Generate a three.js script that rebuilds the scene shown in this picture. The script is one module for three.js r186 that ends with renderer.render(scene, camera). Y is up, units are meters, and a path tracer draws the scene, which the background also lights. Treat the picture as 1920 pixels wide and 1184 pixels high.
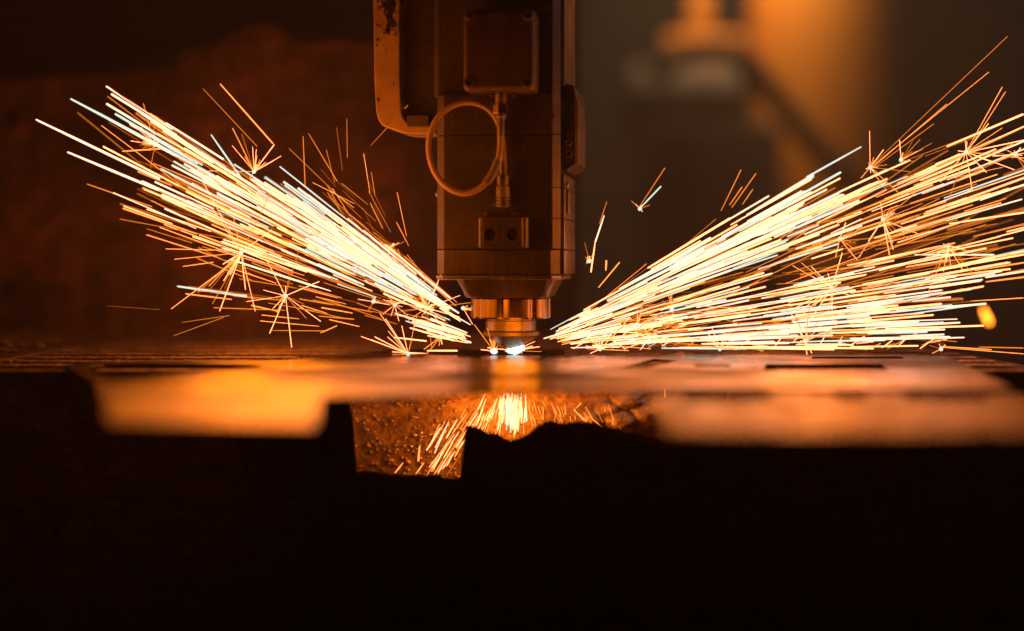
import * as THREE from 'three';
import { RoundedBoxGeometry } from 'three/addons/geometries/RoundedBoxGeometry.js';
import { mergeGeometries, mergeVertices, toCreasedNormals } from 'three/addons/utils/BufferGeometryUtils.js';
import { ImprovedNoise } from 'three/addons/math/ImprovedNoise.js';
import { RectAreaLightUniformsLib } from 'three/addons/lights/RectAreaLightUniformsLib.js';
RectAreaLightUniformsLib.init();

// ---------------------------------------------------------------- camera, light, exposure
const scene = new THREE.Scene();
scene.background = new THREE.Color(0, 0, 0);
const D = 1.067, PX = 0.0004, HZ = 500, EYE = (665 - HZ) * PX;            // distance to the nozzle, metres per photo pixel there, the horizon's row, eye height over the sheet
const FULL = 2 * (1184 - HZ);                          // the lens is shifted: its axis meets the picture at the horizon
const camera = new THREE.PerspectiveCamera(2 * Math.atan(FULL / 2 * PX / D) * 180 / Math.PI, 1920 / FULL, 0.05, 40);
camera.setViewOffset(1920, FULL, 0, FULL - 1184, 1920, 1184);
camera.position.set(0, EYE, D);
camera.lookAt(0, EYE, 0);
camera.focus = 1.06;
camera.userData.fStop = 1.65;
const renderer = new THREE.WebGLRenderer({ antialias: true });
renderer.toneMapping = THREE.LinearToneMapping;
renderer.toneMappingExposure = 1;
renderer.shadowMap.enabled = true;
scene.fog = new THREE.FogExp2(new THREE.Color(1, 0.88, 0.76), 0.055);     // cutting smoke

const SPARK_LIGHT = new THREE.Color(1, 0.2, 0.002);
function sparkLight(x, y, z, power, radius = 1, color = SPARK_LIGHT) {   // the light of the sparks round this place
  const l = new THREE.PointLight(color, power, 0, 2);
  l.position.set(x, y, z); l.castShadow = true; l.shadow.radius = radius; l.name = 'spark_light';
  scene.add(l);
}

// ---------------------------------------------------------------- helpers
let seed = 20240611;
const rnd = () => { seed = (seed + 0x6D2B79F5) | 0; let t = Math.imul(seed ^ (seed >>> 15), 1 | seed); t = (t + Math.imul(t ^ (t >>> 7), 61 | t)) ^ t; return ((t ^ (t >>> 14)) >>> 0) / 4294967296; };
const U = (a, b) => a + (b - a) * rnd();
const N = (m, s) => m + s * Math.sqrt(-2 * Math.log(rnd() + 1e-9)) * Math.cos(6.2831853 * rnd());
const perlin = new ImprovedNoise();
const fbm = (x, y, z = 0, o = 4) => { let s = 0, a = 0.5, f = 1; for (let k = 0; k < o; k++) { s += a * perlin.noise(x * f, y * f, z * f + k * 7.3); a *= 0.5; f *= 2.03; } return s; };
const at = (px, py, d) => new THREE.Vector3((px - 960) * PX * d / D, EYE - (py - HZ) * PX * d / D, D - d);        // a photo pixel at distance d
const onSheet = (px, py, level = 0) => { const d = (EYE - level) / ((py - HZ) * PX / D); return at(px, py, d); };   // where it meets the level of the sheet
const used = {};
function numbered(n) { const k = used[n] = (used[n] ?? -1) + 1; return k ? `${n}_${String(k).padStart(3, '0')}` : n; }
function finish(m) { m.castShadow = m.receiveShadow = true; return m; }
function thing(name, label, category, group) {
  const g = new THREE.Group(); g.name = numbered(name); g.userData = { label, category };
  if (group) g.userData.group = group;
  scene.add(g); return g;
}
function single(name, geo, mat, label, category, group, kind) {
  const m = finish(new THREE.Mesh(geo, mat)); m.name = numbered(name); m.userData = { label, category };
  if (group) m.userData.group = group;
  if (kind) m.userData.kind = kind;
  scene.add(m); return m;
}
function structure(name, geo, mat) { const m = finish(new THREE.Mesh(geo, mat)); m.name = name; m.userData.kind = 'structure'; scene.add(m); return m; }
function part(name, geo, mat, parent, label) { const m = finish(new THREE.Mesh(geo, mat)); m.name = name; if (label) m.userData.label = label; parent.add(m); return m; }
function metres(geo) {                                                       // uv in metres, from the side each face points to
  const g = geo.index ? geo.toNonIndexed() : geo, p = g.attributes.position, uv = new Float32Array(p.count * 2);
  const a = new THREE.Vector3(), b = new THREE.Vector3(), c = new THREE.Vector3();
  for (let i = 0; i < p.count; i += 3) {
    a.fromBufferAttribute(p, i); b.fromBufferAttribute(p, i + 1); c.fromBufferAttribute(p, i + 2);
    const n = b.clone().sub(a).cross(c.clone().sub(a)), ax = Math.abs(n.x), ay = Math.abs(n.y), az = Math.abs(n.z);
    [a, b, c].forEach((v, k) => { const q = ax > ay && ax > az ? [v.z, v.y] : ay > az ? [v.x, v.z] : [v.x, v.y]; uv[2 * (i + k)] = q[0]; uv[2 * (i + k) + 1] = q[1]; });
  }
  g.setAttribute('uv', new THREE.BufferAttribute(uv, 2)); return g;
}
function rbox(x0, x1, y0, y1, z0, z1, r = 0.001, seg = 2) {
  const w = x1 - x0, h = y1 - y0, d = z1 - z0, g = new RoundedBoxGeometry(w, h, d, seg, Math.min(r, w / 2.01, h / 2.01, d / 2.01));
  g.translate((x0 + x1) / 2, (y0 + y1) / 2, (z0 + z1) / 2); return metres(g);
}
function extrude(shape, depth, bevel = 0, seg = 2) {
  return new THREE.ExtrudeGeometry(shape, { depth: depth - 2 * bevel, bevelEnabled: bevel > 0, bevelSize: bevel, bevelThickness: bevel, bevelOffset: -bevel, bevelSegments: seg, curveSegments: 24 }).translate(0, 0, bevel);
}
function upright(shape, y0, y1, bevel = 0) { return metres(extrude(shape, y1 - y0, bevel).rotateX(-Math.PI / 2).translate(0, y0, 0)); }   // a plan (x, -z) raised from y0 to y1
function poly(points) { const s = new THREE.Shape(); points.forEach(([x, y], i) => i ? s.lineTo(x, y) : s.moveTo(x, y)); s.closePath(); return s; }
function chamfered(x0, x1, z0, z1, c) { return poly([[x0 + c, -z1], [x1 - c, -z1], [x1, -z1 + c], [x1, -z0 - c], [x1 - c, -z0], [x0 + c, -z0], [x0, -z0 - c], [x0, -z1 + c]]); }
function lathe(pts, seg = 48) { return toCreasedNormals(new THREE.LatheGeometry(pts.map(([r, y]) => new THREE.Vector2(r, y)), seg), 0.5); }
function texture(size, span, fn, color = true) {                            // fn(u, v) in metres over span x span
  const d = new Uint8Array(size * size * 4);
  for (let j = 0; j < size; j++) for (let i = 0; i < size; i++) {
    const c = fn(i / size * span, j / size * span), k = 4 * (j * size + i);
    for (let q = 0; q < 3; q++) d[k + q] = Math.max(0, Math.min(255, (Array.isArray(c) ? c[q] : c) * 255));
    d[k + 3] = 255;
  }
  const t = new THREE.DataTexture(d, size, size); t.wrapS = t.wrapT = THREE.MirroredRepeatWrapping; t.magFilter = THREE.LinearFilter; t.minFilter = THREE.LinearMipmapLinearFilter; t.generateMipmaps = true;
  t.repeat.set(1 / span, 1 / span); if (color) t.colorSpace = THREE.SRGBColorSpace; t.needsUpdate = true; return t;
}
const lerp3 = (a, b, t) => a.map((x, i) => x + (b[i] - x) * Math.max(0, Math.min(1, t)));
function speckles(n, span, r0, r1) { const out = []; for (let k = 0; k < n; k++) out.push([rnd() * span, rnd() * span, U(r0, r1) * (rnd() < 0.1 ? 1.8 : 1), rnd()]); return out; }
function stamp(size, span, base, dots) {                                     // base(u, v) with round grains of other matter on it
  const px = new Array(size * size);
  for (let j = 0; j < size; j++) for (let i = 0; i < size; i++) px[j * size + i] = base(i / size * span, j / size * span);
  for (const [x, y, r, k, c] of dots) { const R = r / span * size, cx = x / span * size, cy = y / span * size; for (let j = Math.floor(cy - R); j <= cy + R; j++) for (let i = Math.floor(cx - R); i <= cx + R; i++) if (i >= 0 && j >= 0 && i < size && j < size && (i - cx) ** 2 + (j - cy) ** 2 < R * R) px[j * size + i] = c; }
  return texture(size, span, (u, v) => px[Math.min(size - 1, Math.round(v / span * size)) * size + Math.min(size - 1, Math.round(u / span * size))]);
}
const mat = (o) => new THREE.MeshStandardMaterial({ side: THREE.DoubleSide, ...o });

// ---------------------------------------------------------------- materials
const dustDots = [];
for (const [x, y, r, k] of speckles(2600, 0.12, 0.00012, 0.00042)) dustDots.push([x, y, r, k, k < 0.82 ? [0.07, 0.065, 0.06] : k < 0.97 ? [0.44, 0.42, 0.4] : [0.8, 0.8, 0.78]]);
const blackMap = stamp(1024, 0.12, (u, v) => { const n = fbm(u * 40, v * 40, 1), s = fbm(u * 600, v * 600, 5, 2); return lerp3([0.22, 0.185, 0.15], [0.35, 0.29, 0.23], 0.5 + n + 0.5 * s); }, dustDots);
const greyMap = texture(512, 0.12, (u, v) => { const n = fbm(u * 30, v * 30, 3), s = fbm(u * 500, v * 30, 8, 3); return lerp3([0.47, 0.43, 0.38], [0.7, 0.65, 0.58], 0.5 + n + 0.8 * s); });
const roughTex = texture(512, 0.12, (u, v) => 0.62 + 0.5 * fbm(u * 60, v * 60, 9) + 0.25 * fbm(u * 700, v * 700, 2, 2), false);
const grainTex = texture(512, 0.03, (u, v) => 0.5 + 0.9 * fbm(u * 1500, v * 1500, 4, 3), false);
const M = {
  black: mat({ map: blackMap, roughness: 0.75, roughnessMap: roughTex, metalness: 0.2, bumpMap: grainTex, bumpScale: 0.0002 }),
  cover: mat({ map: blackMap, color: new THREE.Color(1.7, 1.4, 1.15), roughness: 0.7, roughnessMap: roughTex, metalness: 0.15, bumpMap: grainTex, bumpScale: 0.00015 }),
  steel: mat({ map: greyMap, roughness: 0.55, roughnessMap: roughTex, metalness: 0.72, bumpMap: grainTex, bumpScale: 0.00006 }),
  darkSteel: mat({ map: greyMap, color: new THREE.Color(0.34, 0.31, 0.27), roughness: 0.6, roughnessMap: roughTex, metalness: 0.4, bumpMap: grainTex, bumpScale: 0.0001 }),
  shiny: mat({ map: greyMap, color: new THREE.Color(1.05, 0.9, 0.62), roughness: 0.45, roughnessMap: roughTex, metalness: 0.9 }),
  screw: mat({ color: new THREE.Color(0.07, 0.065, 0.06), roughness: 0.45, metalness: 0.6 }),
  hole: mat({ color: new THREE.Color(0.01, 0.01, 0.01), roughness: 0.8 }),
  rubber: mat({ color: new THREE.Color(0.58, 0.4, 0.26), roughness: 0.55, bumpMap: grainTex, bumpScale: 0.0002 }),
};

// ---------------------------------------------------------------- setting: floor, far wall
structure('floor', metres(new THREE.BoxGeometry(16, 0.1, 16).translate(0, -0.95, -4)), mat({ color: new THREE.Color(0.06, 0.055, 0.05), roughness: 0.8, bumpMap: grainTex, bumpScale: 0.0005 }));
const plaster = texture(512, 4, (u, v) => lerp3([0.27, 0.25, 0.22], [0.37, 0.34, 0.3], 0.5 + fbm(u * 1.5, v * 1.5, 6)));
structure('back_wall', metres(new THREE.BoxGeometry(16, 7, 0.2).translate(0, 2, -8.4)), mat({ map: plaster, roughness: 0.9 }));

// ---------------------------------------------------------------- the sheet being cut, its slots and the bed of slats under it
const scaleMap = texture(1024, 0.4, (u, v) => {
  const n = fbm(u * 14, v * 14, 2), s = fbm(u * 60, v * 200, 5, 3), q = fbm(u * 5, v * 5, 11, 3);
  let c = lerp3([0.52, 0.5, 0.48], [0.74, 0.73, 0.72], 0.5 + 1.5 * n + 1.1 * s);
  return lerp3(c, [0.26, 0.2, 0.16], (q - 0.04) * 6);
});
const scaleRough = texture(1024, 0.4, (u, v) => 0.29 + 0.3 * fbm(u * 16, v * 16, 21) + 0.14 * fbm(u * 120, v * 120, 3, 3) + Math.max(0, Math.min(0.25, (fbm(u * 5, v * 5, 11, 3) - 0.04) * 2)), false);
M.sheet = mat({ map: scaleMap, color: new THREE.Color(0.22, 0.145, 0.085), roughness: 1, roughnessMap: scaleRough, metalness: 0.6, bumpMap: texture(512, 0.2, (u, v) => 0.5 + 0.5 * fbm(u * 25, v * 25, 14, 3), false), bumpScale: 0.0004 });
const plan = (px, py) => { const p = onSheet(px, py); return [p.x, -p.z]; };
const sheetOutline = poly([[122, 685], [138, 697], [172, 713], [188, 745], [202, 792], [587, 797], [597, 768], [606, 744], [690, 742], [900, 735], [1100, 730], [1250, 727], [1560, 729], [1906, 731], [1778, 667], [1740, 659], [1290, 659], [1235, 667], [1060, 666], [1058, 655], [735, 655], [640, 668], [560, 674], [500, 677], [300, 677], [160, 679]].map(([x, y]) => plan(x, y)));
const slot = (pts) => new THREE.Path(pts.map(([x, y]) => new THREE.Vector2(...plan(x, y))));
sheetOutline.holes.push(new THREE.Path(new THREE.SplineCurve([[163, 691], [190, 684], [300, 682.5], [440, 683.5], [492, 687], [430, 694], [330, 703], [240, 708], [186, 704]].map(([x, y]) => new THREE.Vector2(...plan(x, y))).concat([new THREE.Vector2(...plan(163, 691))])).getPoints(60)));
sheetOutline.holes.push(slot([[1432, 695], [1668, 695], [1655, 683], [1436, 683]]), slot([[1300, 688], [1375, 688], [1368, 684], [1304, 684]]), slot([[1160, 690], [1215, 690], [1270, 676], [1226, 673]]), slot([[1520, 673], [1700, 673], [1690, 669], [1525, 669]]));
const T = 0.002;
single('metal_sheet', upright(sheetOutline, -T, 0, 0.0004), M.sheet, 'glossy steel sheet with slots cut in it lying on the slatted bed', 'metal sheet');

const offcut = poly([[1216, 741], [1240, 768], [1255, 803], [1500, 807], [1960, 806], [2260, 807], [1950, 750], [1905, 736], [1855, 735], [1850, 745], [1700, 747], [1695, 734], [1630, 733], [1622, 744], [1570, 745], [1560, 733], [1450, 732], [1436, 746], [1290, 748], [1275, 736]].map(([x, y]) => plan(x, y)));
M.offcut = mat({ map: scaleMap, color: new THREE.Color(0.13, 0.08, 0.045), roughness: 0.62, roughnessMap: roughTex, metalness: 0.3, bumpMap: M.sheet.bumpMap, bumpScale: 0.001 });
single('sheet_offcut', upright(offcut, -T - 0.0012, -0.0012, 0.0004), M.offcut, 'rustier offcut with a notched edge lying beside the glossy sheet', 'metal sheet');

// slats: thin upright strips with a ragged, spattered top
const slatMap = texture(512, 0.2, (u, v) => { const n = fbm(u * 60, v * 60, 7), s = fbm(u * 260, v * 260, 3, 3); return lerp3([0.36, 0.32, 0.29], [0.66, 0.6, 0.55], 0.5 + n + s); });
M.slat = mat({ map: slatMap, color: new THREE.Color(1, 0.88, 0.75), roughness: 0.5, metalness: 0.3, bumpMap: texture(512, 0.06, (u, v) => 0.5 + 0.9 * fbm(u * 260, v * 260, 4, 4), false), bumpScale: 0.0005 });
function slatGeo(x0, x1, z, top, bottom, thick, step = 0.0012) {
  const n = Math.ceil((x1 - x0) / step), pos = [], idx = [], rows = 5;
  for (let i = 0; i <= n; i++) {
    const x = x0 + (x1 - x0) * i / n, y = top(x);
    for (let side = 0; side < 2; side++) for (let r = 0; r < rows; r++) {
      const yy = r === rows - 1 ? y : Math.min(y - 0.0005, bottom + (y - bottom) * [0, 0.5, 0.85, 0.96][r]);
      const bulge = (side ? -1 : 1) * (thick / 2 * (r === rows - 1 ? 0.8 : 1) + 0.0004 * perlin.noise(x * 120, yy * 120, z * 90 + side * 5));
      pos.push(x, yy, z + bulge);
    }
  }
  const w = rows * 2, v = (i, s, r) => i * w + s * rows + r;
  for (let i = 0; i < n; i++) {
    for (let r = 0; r < rows - 1; r++) { idx.push(v(i, 0, r), v(i + 1, 0, r), v(i + 1, 0, r + 1), v(i, 0, r), v(i + 1, 0, r + 1), v(i, 0, r + 1)); idx.push(v(i, 1, r), v(i + 1, 1, r + 1), v(i + 1, 1, r), v(i, 1, r), v(i, 1, r + 1), v(i + 1, 1, r + 1)); }
    const t = rows - 1; idx.push(v(i, 0, t), v(i + 1, 0, t), v(i + 1, 1, t), v(i, 0, t), v(i + 1, 1, t), v(i, 1, t)); idx.push(v(i, 0, 0), v(i + 1, 1, 0), v(i + 1, 0, 0), v(i, 0, 0), v(i, 1, 0), v(i + 1, 1, 0));
  }
  for (const i of [0, n]) for (let r = 0; r < rows - 1; r++) idx.push(v(i, 0, r), v(i, 0, r + 1), v(i, 1, r + 1), v(i, 0, r), v(i, 1, r + 1), v(i, 1, r));
  const g = new THREE.BufferGeometry(); g.setAttribute('position', new THREE.Float32BufferAttribute(pos, 3)); g.setIndex(idx); g.computeVertexNormals();
  const uv = []; for (let i = 0; i < pos.length; i += 3) uv.push(pos[i], pos[i + 1] + z); g.setAttribute('uv', new THREE.Float32BufferAttribute(uv, 2));
  return g;
}
function crestGeo(x0, x1, z, top, half, step = 0.0016) {                        // beads of fused metal along a slat's top
  const n = Math.ceil((x1 - x0) / step), pos = [], idx = [], m = 5;
  for (let i = 0; i <= n; i++) { const x = x0 + (x1 - x0) * i / n, y = top(x), w = half * (0.8 + 0.5 * Math.abs(perlin.noise(x * 420, z * 70, 6))); for (let k = 0; k <= m; k++) { const a = Math.PI * k / m; pos.push(x, y - 0.0012 + 0.0016 * Math.sin(a) * w / half, z + w * Math.cos(a)); } }
  for (let i = 0; i < n; i++) for (let k = 0; k < m; k++) { const a = i * (m + 1) + k; idx.push(a, a + m + 1, a + 1, a + 1, a + m + 1, a + m + 2); }
  const g = new THREE.BufferGeometry(); g.setAttribute('position', new THREE.Float32BufferAttribute(pos, 3)); g.setIndex(idx); g.computeVertexNormals();
  const uv = []; for (let i = 0; i < pos.length; i += 3) uv.push(pos[i], pos[i + 2]); g.setAttribute('uv', new THREE.Float32BufferAttribute(uv, 2)); return g;
}
function slat(x0, x1, d, top, step, label, group, { thick = 0.003, body = M.slat, crest = [[x0, x1]], half = 0.0055 } = {}) {
  const g = thing('support_slat', label, 'support slat', group);
  part('blade', slatGeo(x0, x1, D - d, top, LOW, thick, step), body, g);
  for (const [a, b] of crest) part('fused_crest', crestGeo(a, b, D - d, top, half), M.slat, g);
}
const worn = (x, z) => -T - 0.0002 - 0.0006 * Math.abs(perlin.noise(x * 520, z * 40, 3)) - 0.0009 * Math.max(0, fbm(x * 14, z * 9, 8));
const ramp = (x, stops) => { if (x <= stops[0][0]) return stops[0][1]; for (let k = 1; k < stops.length; k++) if (x <= stops[k][0]) { const [a, ya] = stops[k - 1], [b, yb] = stops[k]; return ya + (yb - ya) * (x - a) / (b - a); } return stops[stops.length - 1][1]; };
const BED_L = -0.372, BED_R = 0.352, LOW = -0.26;
{ // the slat nearest the eye: burnt through below the nozzle
  const d = 0.955, P = (px, py) => { const p = at(px, py, d); return [p.x, p.y]; };
  const stops = [P(640, 674), P(652, 735), P(664, 785), P(671, 884), P(862, 894), P(872, 800), P(905, 806), P(955, 826), P(990, 812), P(1020, 790), P(1110, 793), P(1180, 806), P(1240, 818), P(1300, 815), P(1400, 800), P(1440, 700), P(1450, 676)].map(([x, y]) => [x, Math.min(y, -T - 0.001)]);
  const top = (x) => { const y = ramp(x, stops); return y > -0.008 ? Math.min(y, worn(x, d)) : y + 0.004 * fbm(x * 90, 1.7, 2) + 0.0015 * perlin.noise(x * 500, 2, 4); };
  slat(BED_L, BED_R, d, top, 0.0008, 'dark support slat burnt through to a deep ragged gap below the nozzle', 'support slats of the cutting bed', { crest: [[BED_L, stops[0][0] - 0.002], [stops[stops.length - 1][0] + 0.002, BED_R]] });
}
const slatLabel = 'thin rusty support slat with a serrated top edge under the steel sheet';
for (const d of [0.997, 1.039, 1.081]) {                                              // burnt away under the nozzle too, so that one sees the next
  const P = (px, py) => { const p = at(px, py, d); return [p.x, p.y]; };
  const stops = [P(560, 660), P(600, 900), P(1330, 900), P(1380, 660)].map(([x, y]) => [x, Math.min(y, -T)]);
  slat(BED_L, BED_R, d, (x) => { const y = ramp(x, stops); return y > -0.008 ? worn(x, d) : y + 0.006 * fbm(x * 50, d, 2); }, 0.0012, 'thin rusty support slat eaten away to a low stump under the nozzle', 'support slats of the cutting bed', { crest: [[BED_L, stops[0][0] - 0.002], [stops[3][0] + 0.002, BED_R]] });
}
for (let d = 1.123, k = 0; d < 1.47; d += 0.042, k++)
  slat(BED_L, BED_R, d, (x) => worn(x, d), 0.0014 + 0.0002 * k, k ? slatLabel : 'support slat dotted with spatter behind the sparks under the sheet', 'support slats of the cutting bed');
// the bed's frame: rails along both ends and the next field of slats beyond the left rail
M.frame = mat({ map: slatMap, color: new THREE.Color(0.5, 0.46, 0.42), roughness: 0.6, metalness: 0.5, bumpMap: M.slat.bumpMap, bumpScale: 0.001 });
single('bed_rail', rbox(-0.392, -0.376, -0.3, -0.002, -0.42, 0.32, 0.002), M.frame, 'long steel rail running back between two fields of slats', 'rail', 'rails of the cutting bed');
single('bed_rail', rbox(0.356, 0.376, -0.3, -0.006, -0.42, 0.32, 0.002), M.frame, 'long steel rail running back past the slotted end of the sheet', 'rail', 'rails of the cutting bed');
for (let d = 0.955, k = 0; d < 1.47; d += 0.042, k++)
  slat(-1.15, -0.396, d, (x) => worn(x, d + 4) + 0.02 * Math.max(0, fbm(x * 26, d * 7, 31) - 0.05), 0.0022, 'thin support slat crusted with lumps of slag beyond the long rail', 'slag-crusted slats beyond the rail', { thick: 0.004, half: 0.005 });

// slag and spatter
function lump(r, flat, s, detail = 4) {
  const g = mergeVertices(new THREE.IcosahedronGeometry(1, detail).deleteAttribute('normal').deleteAttribute('uv')), p = g.attributes.position, v = new THREE.Vector3();
  for (let i = 0; i < p.count; i++) { v.fromBufferAttribute(p, i); const k = r * (1 + 0.45 * fbm(v.x * 1.6 + s, v.y * 1.6, v.z * 1.6) + 0.3 * Math.abs(perlin.noise(v.x * 5 + s, v.y * 5, v.z * 5))); p.setXYZ(i, v.x * k, v.y * k * flat, v.z * k); }
  g.computeVertexNormals(); return g;
}
M.slag = mat({ color: new THREE.Color(0.3, 0.25, 0.2), roughness: 0.5, metalness: 0.4, bumpMap: M.slat.bumpMap, bumpScale: 0.001 });
for (const [px, py, d, r, s] of [[1180, 748, 1.112, 0.015, 1], [1145, 768, 1.112, 0.012, 5], [1212, 778, 1.111, 0.017, 9], [1112, 786, 1.112, 0.01, 13], [1168, 790, 1.109, 0.014, 17]]) {
  const m = single('slag_lump', metres(lump(r, 0.62, s)), M.slag, 'rough lump of solidified slag hanging below the cut sheet', 'slag', 'slag lumps under the sheet');
  m.position.copy(at(px, py, d));
}
{ // spatter beads stuck to the lit slat behind the downward sparks
  const beads = [];
  for (let k = 0; k < 420; k++) { const p = at(U(640, 900), 640 + 260 * Math.sqrt(rnd()), 1.1208), g = new THREE.IcosahedronGeometry(U(0.0004, 0.0015) * (rnd() < 0.15 ? 1.6 : 1), 1); if (p.y > -0.01) continue; g.translate(p.x, p.y, p.z + 0.0005); beads.push(g); }
  single('spatter_beads', mergeGeometries(beads), mat({ color: new THREE.Color(0.5, 0.45, 0.4), roughness: 0.25, metalness: 0.8 }), 'beads of metal spatter stuck to the slat below the nozzle', 'spatter', undefined, 'stuff');
}

// ---------------------------------------------------------------- the cutting head
const YAW = -8 * Math.PI / 180, SN = Math.sin(-YAW), CN = Math.cos(YAW), AXIS = (958 - 960) * PX;
const head = thing('laser_cutting_head', 'dark laser cutting head with cable loop and brass nozzle above the sheet', 'cutting head');
head.position.set(AXIS, 0, 0); head.rotation.y = YAW;
function H(px, py, zl) {                                                       // a photo pixel in the head's own axes, zl in front of its axis
  const m = (px - 960) * PX / D;
  const lx = (m * (D - zl * CN) - AXIS + zl * SN) / (CN + m * SN), d = D - (lx * SN + zl * CN);
  return new THREE.Vector3(lx, EYE - (py - HZ) * PX * d / D, zl);
}
const hx = (px, zl) => H(px, HZ, zl).x, hy = (py, zl) => H(958, py, zl).y;
const FZ = 0.045, BZ = -0.045, BL = hx(820, 0.039), BR = hx(1050, 0.039);
const C = 0.006, gap = 0.0003;
const yTop = hy(-90, FZ), ySeam1 = hy(252, FZ), ySeam2 = hy(468, FZ), yLip = hy(516, FZ), yBase = hy(525, FZ);
part('upper_housing', upright(chamfered(BL, BR, BZ, FZ, C), ySeam1 + gap, hy(176, FZ), 0.0005), M.black, head);
part('rear_housing', upright(chamfered(hx(752, 0.0), BR, BZ - 0.03, 0.0, 0.003), hy(230, 0), hy(-120, 0), 0.0005), M.black, head);
part('drive_housing', upright(chamfered(hx(812, 0.035), BR, BZ, 0.035, 0.004), hy(176, FZ) + gap, yTop, 0.0005), M.black, head);
part('middle_housing', upright(chamfered(BL, BR, BZ, FZ, C), ySeam2 + gap, ySeam1 - gap, 0.0005), M.black, head);
part('lower_housing', upright(chamfered(BL, BR, BZ, FZ, C), yLip + gap, ySeam2 - gap, 0.0006), M.darkSteel, head);
part('base_flange', upright(chamfered(BL - 0.0008, BR + 0.0008, BZ - 0.0008, FZ + 0.0008, C), yBase, yLip - gap, 0.0012), M.steel, head);
{ // side rail of bare metal in pieces, with the angular block on it
  const x0 = BR + 0.0003, x1 = BR + 0.0032;
  for (const [ya, yb] of [[-90, 158], [326, 351], [353, 409], [411, 467], [469, 515]]) part('side_rail', rbox(x0, x1, hy(yb, FZ), hy(ya, FZ), BZ + 0.004, 0.0365, 0.0006), M.steel, head);
  const corner = [[-90, 251], [253, 351], [353, 409], [411, 467]];
  for (const [ya, yb] of corner) { const g = rbox(-0.0038, 0.0038, hy(yb, FZ), hy(ya, FZ), -0.0006, 0.0006, 0.0003); g.rotateY(Math.PI / 4); g.translate(BR - C / 2 + 0.0006, 0, FZ - C / 2 + 0.0006); part('corner_strip', g, M.darkSteel, head); }
  const bz = 0.034, bx0 = BR + 0.0035, bx1 = hx(1080, bz);
  const side = poly([[bx0, hy(158, bz)], [bx0 + 0.006, hy(163, bz)], [bx1, hy(184, bz)], [bx1, hy(310, bz)], [bx1 - 0.007, hy(321, bz)], [bx0, hy(312, bz)]]);
  const blk = part('side_block', metres(extrude(side, 0.068, 0.0008).translate(0, 0, bz - 0.068)), M.darkSteel, head, 'angular steel block on the side of the head');
  part('slot', rbox(hx(1060, bz), hx(1071, bz), hy(252, bz), hy(184, bz), bz - 0.001, bz + 0.0002, 0.0006), M.hole, blk);
  part('side_face', rbox(bx1 - 0.001, bx1 + 0.0012, hy(306, bz), hy(190, bz), bz - 0.064, bz - 0.003, 0.0004), M.steel, blk);
  for (const py of [269, 290]) { part('bolt', new THREE.TorusGeometry(0.0021, 0.0005, 8, 24).translate(hx(1066, bz), hy(py, bz), bz + 0.0002), M.steel, blk); part('bolt_socket', new THREE.CircleGeometry(0.0018, 20).translate(hx(1066, bz), hy(py, bz), bz + 0.0003), M.hole, blk); }
  const kb = part('side_screw', new THREE.SphereGeometry(0.0022, 16, 12).scale(0.8, 1, 1).translate(BL - 0.0008, hy(362, FZ), 0.034), M.steel, head);
  part('stem', new THREE.CylinderGeometry(0.0014, 0.0014, 0.003, 12).rotateZ(Math.PI / 2).translate(BL, hy(362, FZ), 0.034), M.steel, kb);
  const hd = part('latch', rbox(x1 - 0.0002, x1 + 0.0022, hy(400, FZ), hy(355, FZ), 0.024, 0.027, 0.0006), M.steel, head);
  part('latch_pin', new THREE.SphereGeometry(0.0018, 12, 10).translate(x1 + 0.0008, hy(346, FZ), 0.03), M.steel, hd);
}
function boltHole(px, py, z, r) { const p = H(px, py, z); const ring = part('screw', new THREE.TorusGeometry(r, r * 0.22, 8, 28).translate(p.x, p.y, z + 0.0001), M.darkSteel, head); part('socket', new THREE.CircleGeometry(r * 0.95, 24).translate(p.x, p.y, z + 0.00025), M.hole, ring); }
boltHole(880, 271, FZ, 0.0018); boltHole(1012, 191, FZ, 0.0018); boltHole(1034, 217, FZ, 0.0019);
{ // sensor cover box with its four sunken screws
  const fz = 0.07, x0 = hx(868, fz), x1 = hx(1002, fz), y0 = hy(170, fz), y1 = hy(15, fz), r = 0.004;
  const box = part('sensor_cover', rbox(x0, x1, y0, y1, 0.0355, fz, r, 4), M.cover, head, 'dusty rectangular sensor cover with four corner screws');
  const edge = new THREE.Shape(); const rr = 0.0045; edge.moveTo(x0 + rr, y0); edge.lineTo(x1 - rr, y0); edge.absarc(x1 - rr, y0 + rr, rr, -Math.PI / 2, 0); edge.lineTo(x1, y1 - rr); edge.absarc(x1 - rr, y1 - rr, rr, 0, Math.PI / 2); edge.lineTo(x0 + rr, y1); edge.absarc(x0 + rr, y1 - rr, rr, Math.PI / 2, Math.PI); edge.lineTo(x0, y0 + rr); edge.absarc(x0 + rr, y0 + rr, rr, Math.PI, Math.PI * 1.5);
  for (const [px, py] of [[881, 28], [990, 28], [880, 155], [989, 155]]) {
    const p = H(px, py, fz), s = part('cover_screw', lathe([[0.0001, 0.0004], [0.0022, 0.0004], [0.0022, 0.0014], [0.0034, 0.0014], [0.0039, 0.0009], [0.0042, -0.001]], 28).rotateX(Math.PI / 2).translate(p.x, p.y, fz), M.darkSteel, box);
    part('hex_socket', new THREE.CylinderGeometry(0.0021, 0.0021, 0.0008, 6).rotateX(Math.PI / 2).translate(p.x, p.y, fz + 0.0002), M.hole, s);
  }
  const q = H(935, 181, 0.052);
  for (const dx of [-0.004, 0.004, 0.011]) part('gland_screw', new THREE.SphereGeometry(0.0022, 14, 10).scale(1, 0.7, 1).translate(q.x + dx, q.y + 0.0005, 0.054), M.darkSteel, head);
}
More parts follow.
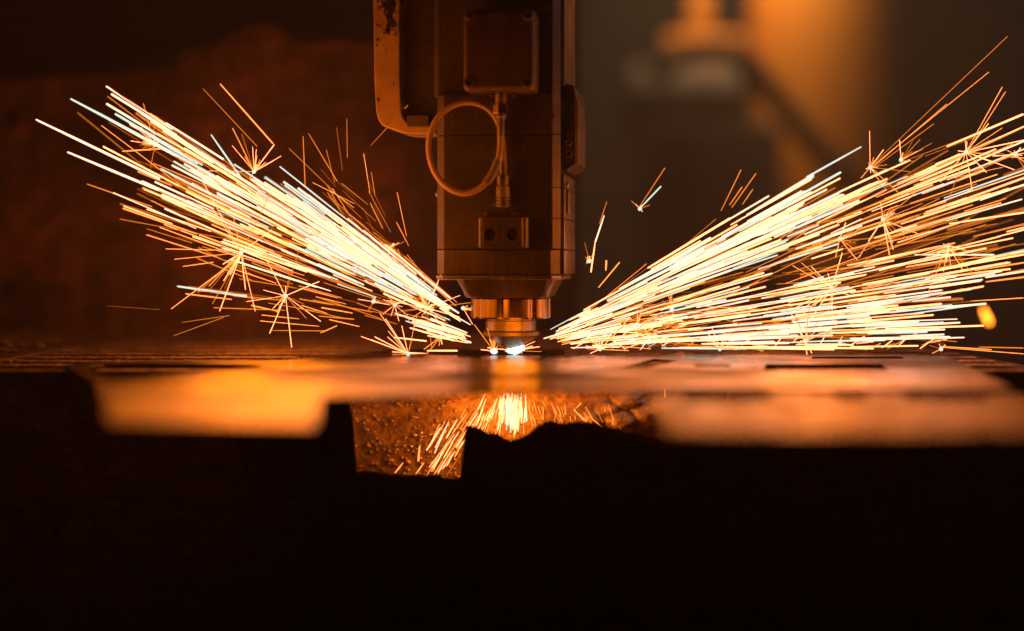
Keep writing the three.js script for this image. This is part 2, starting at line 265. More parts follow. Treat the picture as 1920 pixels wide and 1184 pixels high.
{ // cable gland, loop and plug
  const z = 0.056, gx = hx(939, z), L = (pts) => lathe(pts.map(([r, py]) => [r, hy(py, z)]), 28).translate(gx, 0, z);
  const gl = part('cable_gland', L([[0.0001, 176], [0.0042, 176], [0.0042, 195], [0.0034, 196], [0.0034, 216], [0.0042, 217], [0.0044, 219], [0.0036, 222], [0.0027, 223], [0.0027, 255], [0.0001, 255]]), M.steel, head);
  const hexS = poly([0, 1, 2, 3, 4, 5].map((k) => [0.0056 * Math.cos(k * Math.PI / 3 + 0.3), 0.0056 * Math.sin(k * Math.PI / 3 + 0.3)]));
  part('gland_nut', upright(hexS, hy(214, z), hy(195, z), 0.0007).translate(gx, 0, z), M.shiny, gl);
  const cpts = [[938, 250, 0.056], [938, 272, 0.057], [934, 300, 0.059], [918, 335, 0.061], [894, 357, 0.062], [868, 363, 0.062], [840, 352, 0.062], [817, 326, 0.062], [805, 290, 0.061], [806, 255, 0.06], [820, 222, 0.059], [848, 199, 0.057], [880, 192, 0.055], [912, 202, 0.052], [932, 226, 0.05], [941, 256, 0.05], [944, 290, 0.0505], [945, 320, 0.0515], [944, 336, 0.052]];
  const curve = new THREE.CatmullRomCurve3(cpts.map(([x, y, zz]) => H(x, y, zz)));
  const cable = part('cable', metres(new THREE.TubeGeometry(curve, 160, 0.0021, 10)), M.rubber, head, 'tan cable coiled in a single loop');
  const clip = new THREE.CatmullRomCurve3([curve.getPoint(0.115), curve.getPoint(0.15), curve.getPoint(0.185)]);
  part('cable_sleeve', new THREE.TubeGeometry(clip, 12, 0.0031, 12), mat({ color: new THREE.Color(0.28, 0.22, 0.17), roughness: 0.6 }), cable);
  const z2 = 0.052, px2 = hx(943, z2), L2 = (pts, n = 36) => lathe(pts.map(([r, py]) => [r, hy(py, z2)]), n).translate(px2, 0, z2);
  const plug = part('plug', L2([[0.0001, 303], [0.0024, 303], [0.0026, 327], [0.0040, 329], [0.0042, 331], [0.0042, 346], [0.0036, 347], [0.0036, 389], [0.0001, 389]]), M.steel, head);
  const knurl = []; for (let k = 0; k < 40; k++) for (let j = 0; j < 4; j++) { const a = (k + (j % 2) * 0.5) / 40 * Math.PI * 2; knurl.push(new THREE.OctahedronGeometry(0.0004).scale(1, 2.2, 1).translate(0.0046 * Math.cos(a), hy(352 + j * 5, z2), 0.0046 * Math.sin(a))); }
  part('knurled_ring', mergeGeometries([...knurl, lathe([[0.0036, hy(349, z2)], [0.0046, hy(350, z2)], [0.0046, hy(370, z2)], [0.0036, hy(371, z2)]], 40)].map((g) => { const q = g.index ? g.toNonIndexed() : g; return q; })).translate(px2, 0, z2), M.steel, plug);
  for (const py of [374, 380, 386]) part('ring', new THREE.TorusGeometry(0.0047, 0.0008, 8, 32).rotateX(Math.PI / 2).translate(px2, hy(py, z2), z2), M.steel, plug);
  // sensor block the plug goes into
  const bz = 0.058, x0 = hx(898, bz), x1 = hx(988, bz), y0 = hy(465, bz), y1 = hy(408, bz);
  const face = poly([[x0 + 0.0029, y0 + 0.0003], [x1 - 0.0031, y0 + 0.0003], [x1 - 0.0031, y1], [x0 + 0.0029, y1]]);
  for (const px of [919, 961]) { const p = H(px, 440, bz), h = new THREE.Path(); h.absarc(p.x, p.y, 0.0042, 0, Math.PI * 2, true); face.holes.push(h); }
  const blk = part('sensor_block', mergeGeometries([metres(extrude(face, 0.005, 0.0004).translate(0, 0, bz - 0.0058)), rbox(x0 + 0.003, x1 - 0.0032, y0 + 0.0004, y1 - 0.0001, FZ, bz - 0.0059, 0.0004)]), M.darkSteel, head, 'small sensor block with two sunken screws');
  for (const [a, b] of [[x0, x0 + 0.0032], [x1 - 0.0036, x1]]) part('block_flange', rbox(a, b, y0, y1 + 0.0002, FZ, bz, 0.0008), M.steel, blk);
  part('block_sill', rbox(x0 + 0.003, x1 - 0.003, y0 - 0.0004, y0 + 0.0014, FZ, bz, 0.0005), M.darkSteel, blk);
  for (const px of [919, 961]) { const p = H(px, 440, bz); part('block_bolt', lathe([[0.0001, 0.0024], [0.0016, 0.0024], [0.0018, 0.0026], [0.0026, 0.0026], [0.0031, 0.0021], [0.0032, 0]], 28).rotateX(Math.PI / 2).translate(p.x, p.y, bz - 0.0058), M.screw, blk); part('hex_socket', new THREE.CylinderGeometry(0.0015, 0.0015, 0.0006, 6).rotateX(Math.PI / 2).translate(p.x, p.y, bz - 0.0033), M.hole, blk); }
  for (const px of [915, 965]) { const p = H(px, 402, 0.051); part('block_screw', new THREE.SphereGeometry(0.0028, 14, 10).scale(1.2, 0.7, 1).translate(p.x, p.y, 0.051), M.black, blk); }
}
{ // adapter, nut and nozzle
  const loft = (rows) => { // rounded squares stacked, [half width, pixel row]
    const n = 48, pos = [], idx = [];
    for (const [hw, py] of rows) for (let k = 0; k < n; k++) { const a = k / n * Math.PI * 2 + 0.06, c = Math.cos(a), s = Math.sin(a), e = 0.32; pos.push(hw * Math.sign(c) * Math.abs(c) ** e, hy(py, 0.01), hw * Math.sign(s) * Math.abs(s) ** e); }
    for (let r = 0; r + 1 < rows.length; r++) for (let k = 0; k < n; k++) { const a = r * n + k, b = r * n + (k + 1) % n; idx.push(a, a + n, b, b, a + n, b + n); }
    const g = new THREE.BufferGeometry(); g.setAttribute('position', new THREE.Float32BufferAttribute(pos, 3)); g.setIndex(idx); return metres(toCreasedNormals(g, 0.6));
  };
  part('adapter', loft([[0.0001, 524], [0.0375, 524], [0.037, 527], [0.0325, 549], [0.0315, 556], [0.030, 558], [0.0001, 558]]), M.darkSteel, head);
  const nut = new THREE.Shape(); const n = 120;
  for (let k = 0; k <= n; k++) { const a = k / n * Math.PI * 2, f = Math.max(0, Math.cos(8 * a + 0.5)), r = 0.030 - 0.0021 * f ** 3; k ? nut.lineTo(r * Math.cos(a), r * Math.sin(a)) : nut.moveTo(r * Math.cos(a), r * Math.sin(a)); }
  part('lock_nut', upright(nut, hy(599, 0.02), hy(558.5, 0.02), 0.0013), M.shiny, head, 'bright fluted lock nut above the nozzle');
  part('nozzle_neck', lathe([[0.0001, 598], [0.0185, 598], [0.0185, 602], [0.0190, 603], [0.0190, 621], [0.0001, 621]].map(([r, y]) => [r, hy(y, 0.015)])), M.steel, head);
  const ring = []; for (let k = 0; k < 110; k++) { const a = k / 110 * Math.PI * 2; ring.push(new THREE.BoxGeometry(0.0006, 0.0022, 0.0006).rotateY(-a).translate(0.0212 * Math.cos(a), hy(627, 0.015), 0.0212 * Math.sin(a))); }
  const tip = part('nozzle', lathe([[0.0001, 621], [0.0200, 622], [0.0211, 624], [0.0211, 630], [0.0203, 632], [0.0072, 654], [0.0050, 657], [0.0001, 657]].map(([r, y]) => [r, hy(y, 0.012)])), M.steel, head, 'conical nozzle tip just above the cut');
  part('knurling', mergeGeometries(ring), M.steel, tip);
}
{ // painted bracket that carries the head
  const zf = 0.02, depth = 0.03;
  const chip = texture(1024, 0.32, (u, v) => { const x = u - 0.2, y = v - 0.02, n = fbm(u * 130, v * 70, 4, 4) + 0.4 * fbm(u * 520, v * 420, 9, 3), worst = Math.min(0.34, Math.max(0, (y - 0.205) * 6)) * (x > -0.098 ? 1 : 0.55) - 0.02; const c = lerp3([0.6, 0.5, 0.38], [0.73, 0.62, 0.48], 0.5 + 1.2 * fbm(u * 50, v * 50, 12) + 0.5 * fbm(u * 700, v * 700, 3, 2)); return n + worst > 0.33 ? [0.15, 0.12, 0.1] : n + worst > 0.30 ? [0.45, 0.38, 0.32] : c; });
  chip.offset.set(0.2 / 0.32, 0.02 / 0.32);
  const paint = mat({ map: chip, roughness: 0.5, roughnessMap: roughTex, bumpMap: grainTex, bumpScale: 0.0001 });
  const s = new THREE.Shape(), q = (px, py) => [H(px, py, zf).x, H(px, py, zf).y];
  s.moveTo(...q(698, -60)); s.lineTo(...q(701, 150)); s.lineTo(...q(704, 200)); s.quadraticCurveTo(...q(706, 232), ...q(722, 238)); s.lineTo(...q(752, 249)); s.quadraticCurveTo(...q(775, 254), ...q(815, 250)); s.lineTo(...q(822, 236)); s.lineTo(...q(775, 236)); s.quadraticCurveTo(...q(757, 232), ...q(752, 208)); s.lineTo(...q(749, 150)); s.lineTo(...q(749, -60)); s.closePath();
  const br = part('bracket', metres(extrude(s, depth, 0.0012).translate(0, 0, zf - depth)), paint, head, 'hooked bracket with chipped pale paint');
  part('ledge', rbox(hx(763, 0.022), hx(804, 0.022), hy(236, 0.022), hy(213, 0.022), -0.01, 0.0225, 0.0008), M.darkSteel, br);
  part('bracket_hole', new THREE.SphereGeometry(0.0013, 12, 10).scale(0.8, 1.3, 0.5).translate(...q(709, 187), zf), M.hole, br);
}

// ---------------------------------------------------------------- things behind the head
const rust = texture(1024, 0.6, (u, v) => { const n = fbm(u * 7, v * 7, 3), s = fbm(u * 45, v * 45, 9, 4); return lerp3([0.23, 0.14, 0.09], [0.57, 0.37, 0.25], 0.42 + 1.4 * n + 0.9 * s); });
M.guard = mat({ map: rust, roughness: 0.7, metalness: 0.1, bumpMap: M.slat.bumpMap, bumpScale: 0.001 });
{ // splash guard: rusty sheet with an uneven top edge
  const d = 1.5, q = (px, py) => { const p = at(px, py, d); return [p.x, p.y]; };
  const s = poly([[62, 720], [62, 148], [200, 140], [330, 128], [336, 92], [400, 88], [440, 62], [485, 46], [520, 50], [560, 78], [600, 82], [640, 74], [690, 84], [840, 90], [840, 720]].map(([x, y]) => q(x, y)));
  const g = thing('splash_guard', 'rusty brown splash guard with an uneven torn top edge behind the bed', 'splash guard');
  part('sheet', metres(extrude(s, 0.004, 0.0008).translate(0, 0, D - d)), M.guard, g);
  const [ex] = q(60, 0), p0 = q(-160, 720), p1 = q(60, 148);
  part('end_plate', rbox(p0[0], ex, p0[1], p1[1], D - d - 0.006, D - d + 0.006, 0.002), M.guard, g);
  for (const py of [225, 541]) { const [x, y] = q(28, py); part('bolt', new THREE.CylinderGeometry(0.009, 0.009, 0.008, 6).rotateX(Math.PI / 2).translate(x, y, D - d + 0.009), M.hole, g); }
}
{ const a = at(-300, -200, 1.76), b = at(1085, 620, 1.76);
  const g = thing('gantry_beam', 'black gantry beam across the machine behind the cutting head', 'gantry');
  part('beam', rbox(a.x - 0.3, b.x, -0.02, a.y, a.z - 0.18, a.z, 0.004), mat({ color: new THREE.Color(0.03, 0.029, 0.028), roughness: 0.75 }), g);
  for (const px of [180, 520, 860]) { const p = at(px, 60, 1.76); part('panel_bolt', new THREE.CylinderGeometry(0.006, 0.006, 0.004, 6).rotateX(Math.PI / 2).translate(p.x, p.y, p.z + 0.001), M.hole, g); }
}
// far equipment on the right, out of focus
const BGD = 6.4, K = BGD / 4;
M.orange = mat({ color: new THREE.Color(0.75, 0.26, 0.002), roughness: 0.75 });
M.greyPaint = mat({ color: new THREE.Color(0.13, 0.105, 0.08), roughness: 0.75 });
M.darkPaint = mat({ color: new THREE.Color(0.045, 0.038, 0.032), roughness: 0.8 });
const box2 = (px0, px1, py0, py1, d, depth, r = 0.01) => { const a = at(px0, py1, d), b = at(px1, py0, d); return rbox(a.x, b.x, a.y, b.y, a.z - depth, a.z, r, 3); };
{
  const g = thing('orange_column', 'orange painted machine column standing far behind the sparks', 'column');
  { const c = at(1545, 300, BGD + 0.5); part('post', new THREE.CylinderGeometry(0.225 * K, 0.225 * K, 5.2, 64).translate(c.x, c.y - 0.1, c.z), M.orange, g); }
  part('arm', box2(1290, 1338, -260, 80, BGD + 0.3, 0.15, 0.03), M.orange, g);
  part('bracket_plate', box2(1245, 1400, 60, 132, BGD + 0.28, 0.12, 0.03), M.orange, g);
  const c = thing('electrical_cabinet', 'dark electrical cabinet in front of the orange column', 'cabinet');
  part('body', box2(1275, 1468, 228, 903, BGD, 0.3, 0.02), M.greyPaint, c);
  part('door', box2(1285, 1458, 240, 890, BGD - 0.012, 0.01, 0.004), M.greyPaint, c);
  const m = thing('motor_housing', 'grey motor housing sitting on top of the dark cabinet', 'motor');
  const mc = at(1290, 175, BGD);
  part('barrel', new THREE.CylinderGeometry(0.098 * K, 0.098 * K, 0.3 * K, 40).rotateZ(Math.PI / 2).translate(mc.x, mc.y, mc.z - 0.14 * K), M.greyPaint, m);
  for (let k = 0; k < 7; k++) part('fin', new THREE.TorusGeometry(0.1 * K, 0.006 * K, 8, 40).rotateY(Math.PI / 2).translate(mc.x + (k * 0.04 - 0.12) * K, mc.y, mc.z - 0.14 * K), M.greyPaint, m);
  part('foot', box2(1190, 1400, 226, 246, BGD, 0.28, 0.006), M.greyPaint, m);
  const f = thing('grey_pillar', 'narrow grey pillar beside the dark cabinet', 'pillar');
  part('post', box2(1212, 1264, 238, 903, BGD, 0.2, 0.01), M.greyPaint, f); part('foot_plate', box2(1200, 1274, 890, 903, BGD - 0.02, 0.24, 0.006), M.greyPaint, f);
  const hose = new THREE.CatmullRomCurve3([[1240, 128], [1280, 104], [1340, 92], [1395, 112], [1450, 175], [1500, 240], [1560, 310], [1640, 400], [1700, 520]].map(([x, y]) => at(x, y, BGD - 0.15)));
  const h = thing('dark_hose', 'thick dark hose arching over the motor and down past the column', 'hose');
  part('tube', new THREE.TubeGeometry(hose, 80, 0.031 * K, 14), M.darkPaint, h);
  part('end_fitting', new THREE.CylinderGeometry(0.036 * K, 0.036 * K, 0.06 * K, 20).rotateZ(Math.PI / 3).translate(...hose.getPoint(0).toArray()), M.greyPaint, h);
}
// workshop lamp over the far equipment, above the frame
{
  const l = thing('workshop_lamp', 'flat workshop lamp hung above the far orange column', 'lamp');
  const p = new THREE.Vector3(1.0, 2.05, -5.25);
  l.position.copy(p); l.lookAt(1.62, 0.1, -5.95);
  part('housing', rbox(-0.42, 0.42, -0.16, 0.16, -0.06, -0.004, 0.01), M.greyPaint, l);
  part('lamp_panel', new THREE.BoxGeometry(0.8, 0.3, 0.004), mat({ color: 0xffffff, emissive: new THREE.Color(1, 0.95, 0.86), emissiveIntensity: 1 }), l);
  const r = new THREE.RectAreaLight(new THREE.Color(1, 0.66, 0.34), 36, 0.8, 0.3);
  r.position.set(0, 0, 0.006); r.rotation.y = Math.PI; r.name = 'workshop_lamp_light'; l.add(r);
}

{ // cool task lamp beside the machine, out of frame: it greys the bare metal on that side of the head
  const l = thing('task_lamp', 'small cool task lamp on the far side of the machine', 'lamp');
  l.position.set(1.05, 0.62, -0.12); l.lookAt(0.04, 0.15, 0);
  part('housing', rbox(-0.17, 0.17, -0.07, 0.07, -0.04, -0.004, 0.008), M.greyPaint, l);
  part('lamp_panel', new THREE.BoxGeometry(0.3, 0.1, 0.004), mat({ color: 0xffffff, emissive: new THREE.Color(0.8, 0.92, 1), emissiveIntensity: 1 }), l);
  const r = new THREE.RectAreaLight(new THREE.Color(0.72, 0.9, 1), 6, 0.3, 0.1);
  r.position.set(0, 0, 0.006); r.rotation.y = Math.PI; r.name = 'task_lamp_light'; l.add(r);
}

// ---------------------------------------------------------------- sparks
const glow = (r, g, b) => new THREE.MeshBasicMaterial({ color: new THREE.Color(r, g, b), side: THREE.DoubleSide });
const MINT = [0.88, 0.98, 0.8], CREAM = [2.1, 1.2, 0.78], HOT = [6, 1.35, 0.48], WARM = [2.6, 0.62, 0.11], AMBER = [1.25, 0.3, 0.022], DIM = [0.6, 0.12, 0.008];
const mintMat = glow(...MINT), creamMat = glow(...CREAM), flashMat = glow(1.5, 1.9, 1.75), hotMat = glow(...HOT), warmMat = glow(...WARM), amberMat = glow(...AMBER);
const matOf = (c) => c === MINT ? mintMat : c === CREAM ? creamMat : c === HOT ? hotMat : c === WARM ? warmMat : amberMat;
const ORIGIN = new THREE.Vector3((960 - 960) * PX, EYE - (655 - HZ) * PX, 0);
function needle(len, r, seg = 6) {                                             // a round-ended rod along +y
  const pts = [[0.0001 * r, 0], [r * 0.5, r * 0.3], [r * 0.7, r * 1.2], [r, len * 0.45], [r, len - r], [r * 0.75, len - r * 0.35], [0.0001 * r, len]];
  return new THREE.LatheGeometry(pts.map(([a, b]) => new THREE.Vector2(a, b)), seg);
}
const all = [], UP = new THREE.Vector3(0, 1, 0);
function spark(a, b, w, color, fan) { w *= 0.6; if (color === HOT && rnd() < Math.min(0.9, (w - 1.3) / 2.8)) color = rnd() < 0.4 ? MINT : CREAM; all.push({ a, b, w, color, fan, size: a.distanceTo(b) * w }); }        // w: width in photo pixels
function ray(side, el, r0, len, w, color, fan, tilt = 0, depth = 5) {          // flung from the cut at this height angle
  const az = N(0, depth) * Math.PI / 180, e = el * Math.PI / 180;
  const dir = new THREE.Vector3(side * Math.cos(e) * Math.cos(az), Math.sin(e), Math.cos(e) * Math.sin(az));
  const a = ORIGIN.clone().addScaledVector(dir, r0 * PX), t = (el + tilt) * Math.PI / 180, d2 = new THREE.Vector3(side * Math.cos(t) * Math.cos(az), Math.sin(t), Math.cos(t) * Math.sin(az));
  const b = a.clone().addScaledVector(d2, len * PX);
  const o = b.clone().sub(ORIGIN), far = o.length() / PX, up = Math.atan2(o.y, Math.abs(o.x)) * 57.3;
  if (a.y < 0.0012 || b.y < 0.0012 || far > 1080 || (side > 0 && far > 860 && up < 8) || (side < 0 && far > 900) || (far > 560 && up > 33.5) || (side > 0 && far > 700 && up > 25.5)) return;
  spark(a, b, w, color, fan);
}
const flat = (x0, y0, x1, y1, w, color, fan, z0 = 0, z1 = z0) => spark(at(x0, y0, D - z0), at(x1, y1, D - z1), w, color, fan);
const LEFT = 'left', RIGHT = 'right', BELOW = 'below', STRAY = 'stray';
// left fan, under the bracket
for (const [x0, y0, x1, y1, w, c] of [[66, 224, 245, 310, 8, HOT], [190, 284, 300, 336, 8, HOT], [131, 185, 262, 254, 8, HOT], [200, 222, 330, 292, 9, HOT], [125, 285, 298, 357, 8, HOT], [162, 345, 285, 388, 4, AMBER], [331, 537, 463, 556, 8, HOT], [412, 157, 512, 270, 4.5, WARM], [380, 166, 482, 275, 2, AMBER], [395, 252, 452, 334, 6, HOT], [228, 284, 302, 279, 4.5, WARM], [280, 212, 330, 245, 4, WARM], [310, 230, 420, 300, 6.5, HOT], [313, 250, 400, 306, 6, HOT], [578, 250, 632, 340, 2.5, AMBER], [650, 222, 651, 296, 1.6, AMBER], [696, 322, 703, 368, 2, AMBER], [568, 255, 572, 352, 3, AMBER], [695, 273, 765, 197, 3.5, DIM], [600, 625, 632, 611, 3, WARM], [505, 620, 610, 621, 2.5, AMBER], [597, 593, 664, 599, 4, AMBER], [320, 580, 440, 490, 3.5, WARM], [342, 500, 400, 492, 3, WARM], [310, 467, 440, 470, 3, WARM], [274, 429, 360, 456, 2, AMBER], [740, 588, 858, 623, 6, HOT], [760, 602, 833, 625, 5.5, HOT], [768, 615, 852, 639, 6, HOT], [790, 614, 858, 636, 5.5, HOT], [738, 633, 800, 640, 4.5, HOT], [800, 658, 858, 658, 5, HOT], [862, 636, 884, 643, 6, HOT], [735, 660, 800, 664, 4, HOT], [325, 630, 420, 595, 1.6, AMBER], [340, 605, 430, 592, 1.5, AMBER], [200, 574, 300, 581, 1.2, DIM]]) flat(x0, y0, x1, y1, w, c, LEFT, U(-0.012, 0.012));
for (let k = 0; k < 180; k++) { const r = Math.min(760, Math.max(120, N(400, 150))); ray(-1, N(31.4, 2.5 + 500 / (r + 260)), r, U(60, 190), U(4.2, 7.5), HOT, LEFT, N(0, 0.8)); }
for (let k = 0; k < 50; k++) ray(-1, N(22.5, 3), Math.max(180, N(480, 110)), U(60, 170), U(3, 6), rnd() < 0.75 ? HOT : WARM, LEFT, N(0, 1.5));
for (let k = 0; k < 22; k++) ray(-1, U(6, 19), U(220, 560), U(50, 130), U(2, 4), rnd() < 0.45 ? WARM : AMBER, LEFT, N(0, 4));
for (let k = 0; k < 190; k++) ray(-1, N(29, 6), Math.max(130, N(430, 160)), U(60, 210), U(1.2, 2.6), [WARM, AMBER, AMBER, DIM][Math.floor(rnd() * 4)], LEFT, N(0, 5), 9);
for (let k = 0; k < 30; k++) ray(-1, U(35, 48), U(200, 470), U(30, 90), U(1, 2), [AMBER, DIM, WARM][Math.floor(rnd() * 3)], LEFT, N(12, 14), 9);
// right fan, under the angular side block
for (const [x0, y0, x1, y1, w, c] of [[1616, 275, 1512, 333, 6, HOT], [1508, 343, 1400, 404, 6, HOT], [1198, 393, 1240, 349, 5, HOT], [1201, 385, 1247, 315, 2.6, AMBER], [1138, 378, 1124, 420, 2.2, AMBER], [1133, 404, 1116, 455, 5, HOT], [1116, 455, 1108, 511, 4, HOT], [1100, 495, 1103, 480, 4, WARM], [1136, 508, 1137, 488, 6, WARM], [1122, 540, 1162, 492, 4, WARM], [1352, 396, 1390, 318, 3.2, AMBER], [1372, 390, 1418, 325, 3.5, AMBER], [1392, 384, 1412, 355, 3.5, AMBER], [1368, 385, 1392, 350, 4, AMBER], [1630, 315, 1890, 68, 1.8, AMBER], [1632, 315, 1855, 135, 1.8, WARM], [1634, 316, 1776, 195, 2, WARM], [1640, 314, 1752, 232, 2, AMBER], [1812, 285, 1880, 163, 2.6, WARM], [1814, 285, 1886, 172, 2.2, WARM], [1816, 284, 1925, 235, 3, HOT], [1816, 285, 1925, 262, 3, HOT], [1816, 286, 1925, 297, 2.4, WARM], [1754, 308, 1816, 285, 4.5, HOT], [1775, 275, 1920, 214, 6, HOT], [1832, 302, 1925, 263, 5, HOT], [1838, 376, 1925, 345, 5, HOT], [1780, 420, 1925, 398, 5, HOT], [1770, 372, 1925, 318, 5, HOT], [1715, 478, 1865, 478, 5, HOT], [1780, 455, 1742, 545, 2, WARM], [1770, 500, 1905, 457, 2, AMBER], [1820, 565, 1920, 559, 3, WARM], [1700, 590, 1850, 569, 5, HOT], [1680, 583, 1850, 570, 6, HOT], [1660, 617, 1846, 611, 5, HOT], [1835, 651, 1920, 653, 3.5, AMBER], [1770, 652, 1920, 664, 2.4, WARM], [1765, 650, 1860, 656, 3, WARM]]) flat(x0, y0, x1, y1, w, c, RIGHT, U(-0.012, 0.012));
for (let k = 0; k < 125; k++) { const r = Math.min(680, Math.max(130, N(400, 130))); ray(1, N(25.8, 2.6), r, U(60, 200), U(4.2, 7.5), HOT, RIGHT, N(0, 0.8)); }
for (let k = 0; k < 155; k++) { const r = U(110, 900); ray(1, U(4, 25), r, U(60, 200), U(3.4, 6) * (r > 600 ? 0.8 : 1), rnd() < 0.85 ? HOT : WARM, RIGHT, N(0, 1.5)); }
for (let k = 0; k < 95; k++) ray(1, Math.max(0.3, N(3.6, 2.4)), Math.max(110, N(520, 190)), U(60, 190), U(4, 7), HOT, RIGHT, N(0, 0.8), 3);
for (let k = 0; k < 48; k++) ray(1, U(4, 23), U(640, 960), U(70, 190), U(2.4, 5), rnd() < 0.7 ? HOT : WARM, RIGHT, N(0, 1.5));
for (let k = 0; k < 260; k++) ray(1, U(1, 27), U(130, 930), U(50, 200), U(1.2, 2.6), [WARM, AMBER, AMBER, DIM][Math.floor(rnd() * 4)], RIGHT, N(0, 7), 9);
for (let k = 0; k < 40; k++) ray(1, U(0.5, 12), U(90, 330), U(20, 70), U(2, 4.5), rnd() < 0.6 ? HOT : WARM, RIGHT, N(0, 22), 6);
for (let k = 0; k < 34; k++) ray(1, U(4, 28), U(60, 150), U(40, 120), U(3, 6), HOT, RIGHT, N(0, 1.5));
for (let k = 0; k < 16; k++) ray(-1, U(8, 34), U(80, 140), U(40, 110), U(3, 5.5), HOT, LEFT, N(0, 2));
// below the sheet
for (let k = 0; k < 60; k++) { const x = N(962, 11), y = U(735, 775), l = U(20, 55); flat(x, y, x + N(-2, 3) - (962 - x) * 0.06, y + l, U(2.5, 6), HOT, BELOW, U(-0.02, 0.02)); }
for (let k = 0; k < 50; k++) { const x = U(895, 990), y = U(738, 785), l = U(14, 48), s = (975 - x) * 0.012 + N(0, 0.12); flat(x, y, x - l * s * 0.6, y + l, U(1, 3.4), rnd() < 0.7 ? HOT : WARM, BELOW, U(-0.03, 0.03)); }
for (let k = 0; k < 52; k++) { const t = rnd(), x = N(888 - 50 * t, 20), y = 770 + 92 * t + N(0, 10), l = U(18, 60); flat(x, y, x - l * U(0.45, 0.75), y + l, U(1.0, 3.4), [HOT, HOT, WARM, AMBER][Math.floor(rnd() * 4)], BELOW, U(-0.03, 0.03)); }
for (let k = 0; k < 45; k++) { const x = U(985, 1150), y = U(755, 790) - (x < 1040 ? 12 : 0), l = U(8, 26); flat(x, y, x + l * U(-0.2, 0.6), y + l, U(1, 2.4), [WARM, AMBER][Math.floor(rnd() * 2)], BELOW, U(-0.03, 0.03)); }
for (const [x0, y0, x1, y1, w] of [[1075, 768, 1100, 792, 4], [1080, 766, 1090, 756, 3], [1108, 784, 1134, 805, 3], [1246, 728, 1247, 746, 3.5], [787, 836, 784, 866, 6], [756, 868, 740, 888, 4], [795, 868, 778, 892, 4]]) flat(x0, y0, x1, y1, w, WARM, BELOW, 0.02);
for (let k = 0; k < 40; k++) { const x = U(1000, 1750), y = U(640, 658); flat(x, y, x + U(8, 40), y - U(-4, 26), U(1.5, 3.5), rnd() < 0.6 ? HOT : WARM, RIGHT, U(-0.05, 0.03)); }

const WHERE = { left: 'flung out below the painted bracket', right: 'flung out below the angular side block', below: 'shooting down underneath the steel sheet' };
function labelOf(s) {
  const l = s.a.distanceTo(s.b) / PX, look = `${l > 130 ? 'long' : l > 85 ? 'medium-length' : 'short'} ${s.w > 5 ? 'thick' : 'slender'} ${s.color === MINT || s.color === CREAM ? 'white-hot' : s.color === HOT ? 'pale yellow' : 'orange'}`;
  return [`${look} spark ${WHERE[s.fan]}`, `${look} sparks ${WHERE[s.fan]}`];
}
all.sort((p, q) => q.size - p.size);
const place = (g, a, b) => g.applyQuaternion(new THREE.Quaternion().setFromUnitVectors(UP, b.clone().sub(a).normalize())).translate(a.x, a.y, a.z);
const rest = [];
all.forEach((s, k) => {
  const len = s.a.distanceTo(s.b), r = Math.min(s.w * PX / 2, len / 2.5);
  if (k < 300) {
    const m = single('spark', needle(len, r, 8), matOf(s.color), labelOf(s)[0], 'spark', labelOf(s)[1]);
    m.position.copy(s.a); m.quaternion.setFromUnitVectors(UP, s.b.clone().sub(s.a).normalize()); m.castShadow = false;
  } else { const g = place(needle(len, r, 5), s.a, s.b); paint(g, s.color); rest.push(g); }
});
function paint(g, c) { const n = g.attributes.position.count, col = new Float32Array(n * 3); for (let i = 0; i < n; i++) col.set(c, i * 3); g.setAttribute('color', new THREE.BufferAttribute(col, 3)); g.deleteAttribute('uv'); return g; }
const sprayMat = new THREE.MeshBasicMaterial({ vertexColors: true, side: THREE.DoubleSide });
single('spark_spray', mergeGeometries(rest), sprayMat, 'fine spray of thin glowing sparks all round the cut', 'sparks', undefined, 'stuff');
// sparks that burst into stars
function burst(px, py, n, reach, dir, spread, z = 0) {
  const c = at(px, py, D - z), gs = [];
  for (let k = 0; k < n; k++) {
    const a = (rnd() < 0.18 ? U(0, 360) : N(dir, spread)) * Math.PI / 180, l = reach * (0.12 + 1.1 * rnd() ** 2) * PX, e = N(0, 0.35), v = new THREE.Vector3(Math.cos(a), Math.sin(a), e).normalize();
    const b = c.clone().addScaledVector(v, l); if (b.y < 0.001) continue;
    gs.push(paint(place(needle(l * 1.2, U(0.3, 0.75) * PX, 5), c, b), [HOT, HOT, WARM, AMBER][Math.floor(rnd() * 4)]));
  }
  gs.push(paint(new THREE.IcosahedronGeometry(4 * PX, 1).translate(c.x, c.y, c.z), MINT));
  const fan = px < 900 ? ['spark bursting into a star in the fan below the painted bracket', 'star bursts below the painted bracket'] : px < 1000 ? ['star of sparks bursting on the sheet right under the nozzle', 'star bursts under the nozzle'] : ['spark bursting into a star in the fan below the angular side block', 'star bursts below the angular side block'];
  const m = single('spark_burst', mergeGeometries(gs.map((g) => g.index ? g.toNonIndexed() : g)), sprayMat, fan[0], 'spark', fan[1]); m.castShadow = false;
}
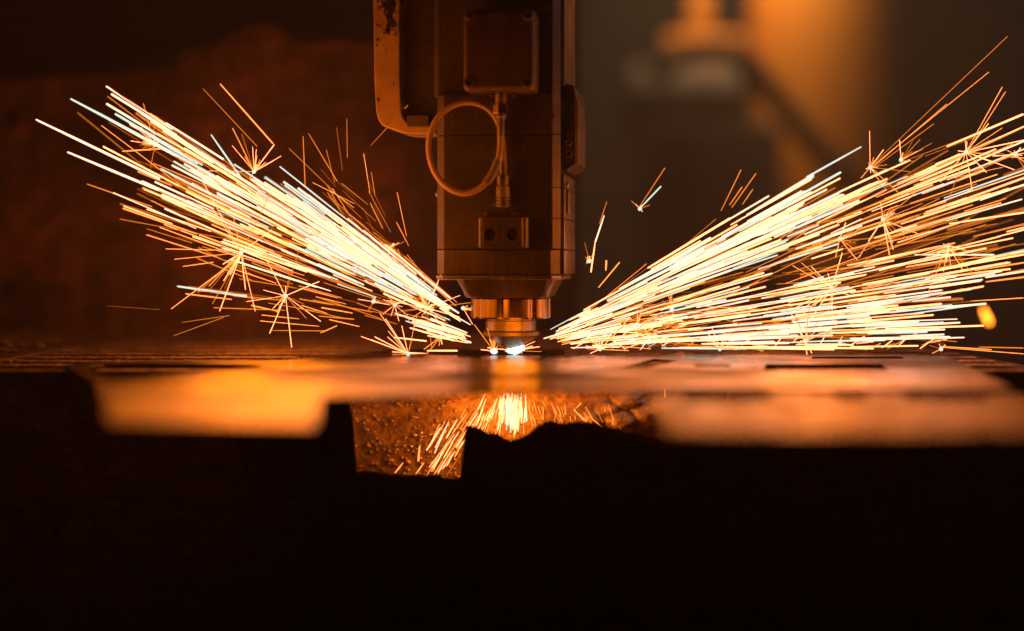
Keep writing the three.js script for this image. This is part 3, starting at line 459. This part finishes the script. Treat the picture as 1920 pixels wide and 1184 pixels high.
for (const a of [[452, 474, 34, 120, 200, 45], [800, 578, 46, 70, 150, 90], [535, 555, 20, 75, 215, 60], [290, 272, 22, 62, 140, 60], [476, 322, 20, 72, 75, 30], [730, 466, 26, 30, 60, 70], [672, 490, 22, 36, 100, 90], [700, 566, 16, 30, 120, 90], [740, 572, 18, 32, 120, 90], [765, 664, 22, 70, 160, 30], [826, 632, 10, 40, 270, 40], [868, 578, 10, 40, 0, 40],
  [1632, 314, 20, 60, 10, 60], [1690, 300, 14, 44, 60, 50], [1812, 285, 20, 70, 10, 50], [1560, 540, 30, 60, 200, 100], [1778, 461, 26, 56, 265, 50], [1656, 412, 22, 60, 0, 60], [1575, 448, 24, 60, -20, 60], [1196, 610, 24, 50, -40, 50], [1260, 580, 16, 36, 60, 90], [1765, 655, 10, 26, 90, 60], [1125, 655, 14, 40, 150, 60], [1200, 392, 6, 18, 40, 40], [1105, 490, 8, 26, 100, 50], [1905, 290, 16, 40, 200, 90], [1510, 640, 26, 50, 90, 60], [1350, 655, 16, 40, 90, 60]]) burst(...a, U(-0.02, 0.02));
burst(965, 658, 90, 40, 45, 75, 0.004); burst(926, 659, 24, 44, 95, 40, 0.008);
// the white-hot cut itself
{ const g = mergeGeometries([[0, 0, 0.0036], [0.004, 0.001, 0.0026], [-0.0036, -0.0008, 0.0024], [0.0015, 0.0034, 0.0022], [0.0045, 0.0044, 0.0011]].map(([x, y, r], k) => lump(r * 1.2, 0.85, k * 3 + 2, 3).translate(x, y, 0))); const m = single('cut_flash', g, flashMat, 'white-hot molten flash where the beam meets the sheet', 'flash'); m.position.set(0.0024, 0.0042, 0.004); m.castShadow = false;
  const m2 = single('cut_flash', lump(0.0024, 0.8, 8, 3), flashMat, 'small molten drop glowing beside the cut', 'flash'); m2.position.set(-0.0135, 0.0028, 0.008); m2.castShadow = false; }
{ // an ember drifting between the eye and the sparks
  const m = single('ember', needle(0.010, 0.0013, 10), glow(8, 2.1, 0.12), 'blurred orange ember drifting alone near the end of the sheet', 'ember'); const p = at(1843, 578, 0.8), q = at(1856, 606, 0.8); m.position.copy(p); m.quaternion.setFromUnitVectors(UP, q.sub(p).normalize()); }

// the light those sparks give
for (const [r, e, p, z] of [[200, 31, 0.014, 0.03], [370, 31, 0.058, 0.065], [530, 31, 0.07, 0.06], [690, 30, 0.026, 0.03], [540, 17, 0.034, -0.12]]) sparkLight(-r * PX * Math.cos(e / 57.3), ORIGIN.y + r * PX * Math.sin(e / 57.3), z, p, e < 20 ? 3 : 6);
for (const [r, e, p, z] of [[210, 20, 0.014, 0.03], [400, 25, 0.046, 0.055], [600, 22, 0.036, 0.05], [820, 19, 0.028, 0.04], [560, 8, 0.01, 0.02]]) sparkLight(r * PX * Math.cos(e / 57.3), ORIGIN.y + r * PX * Math.sin(e / 57.3), z, p, e < 9 ? 2 : 5);
sparkLight(0.0024, 0.02, 0.03, 0.004, 0.9);
sparkLight(at(955, 775, 1.06).x, at(955, 775, 1.06).y, 0.0, 0.09, 0.6);

renderer.render(scene, camera);
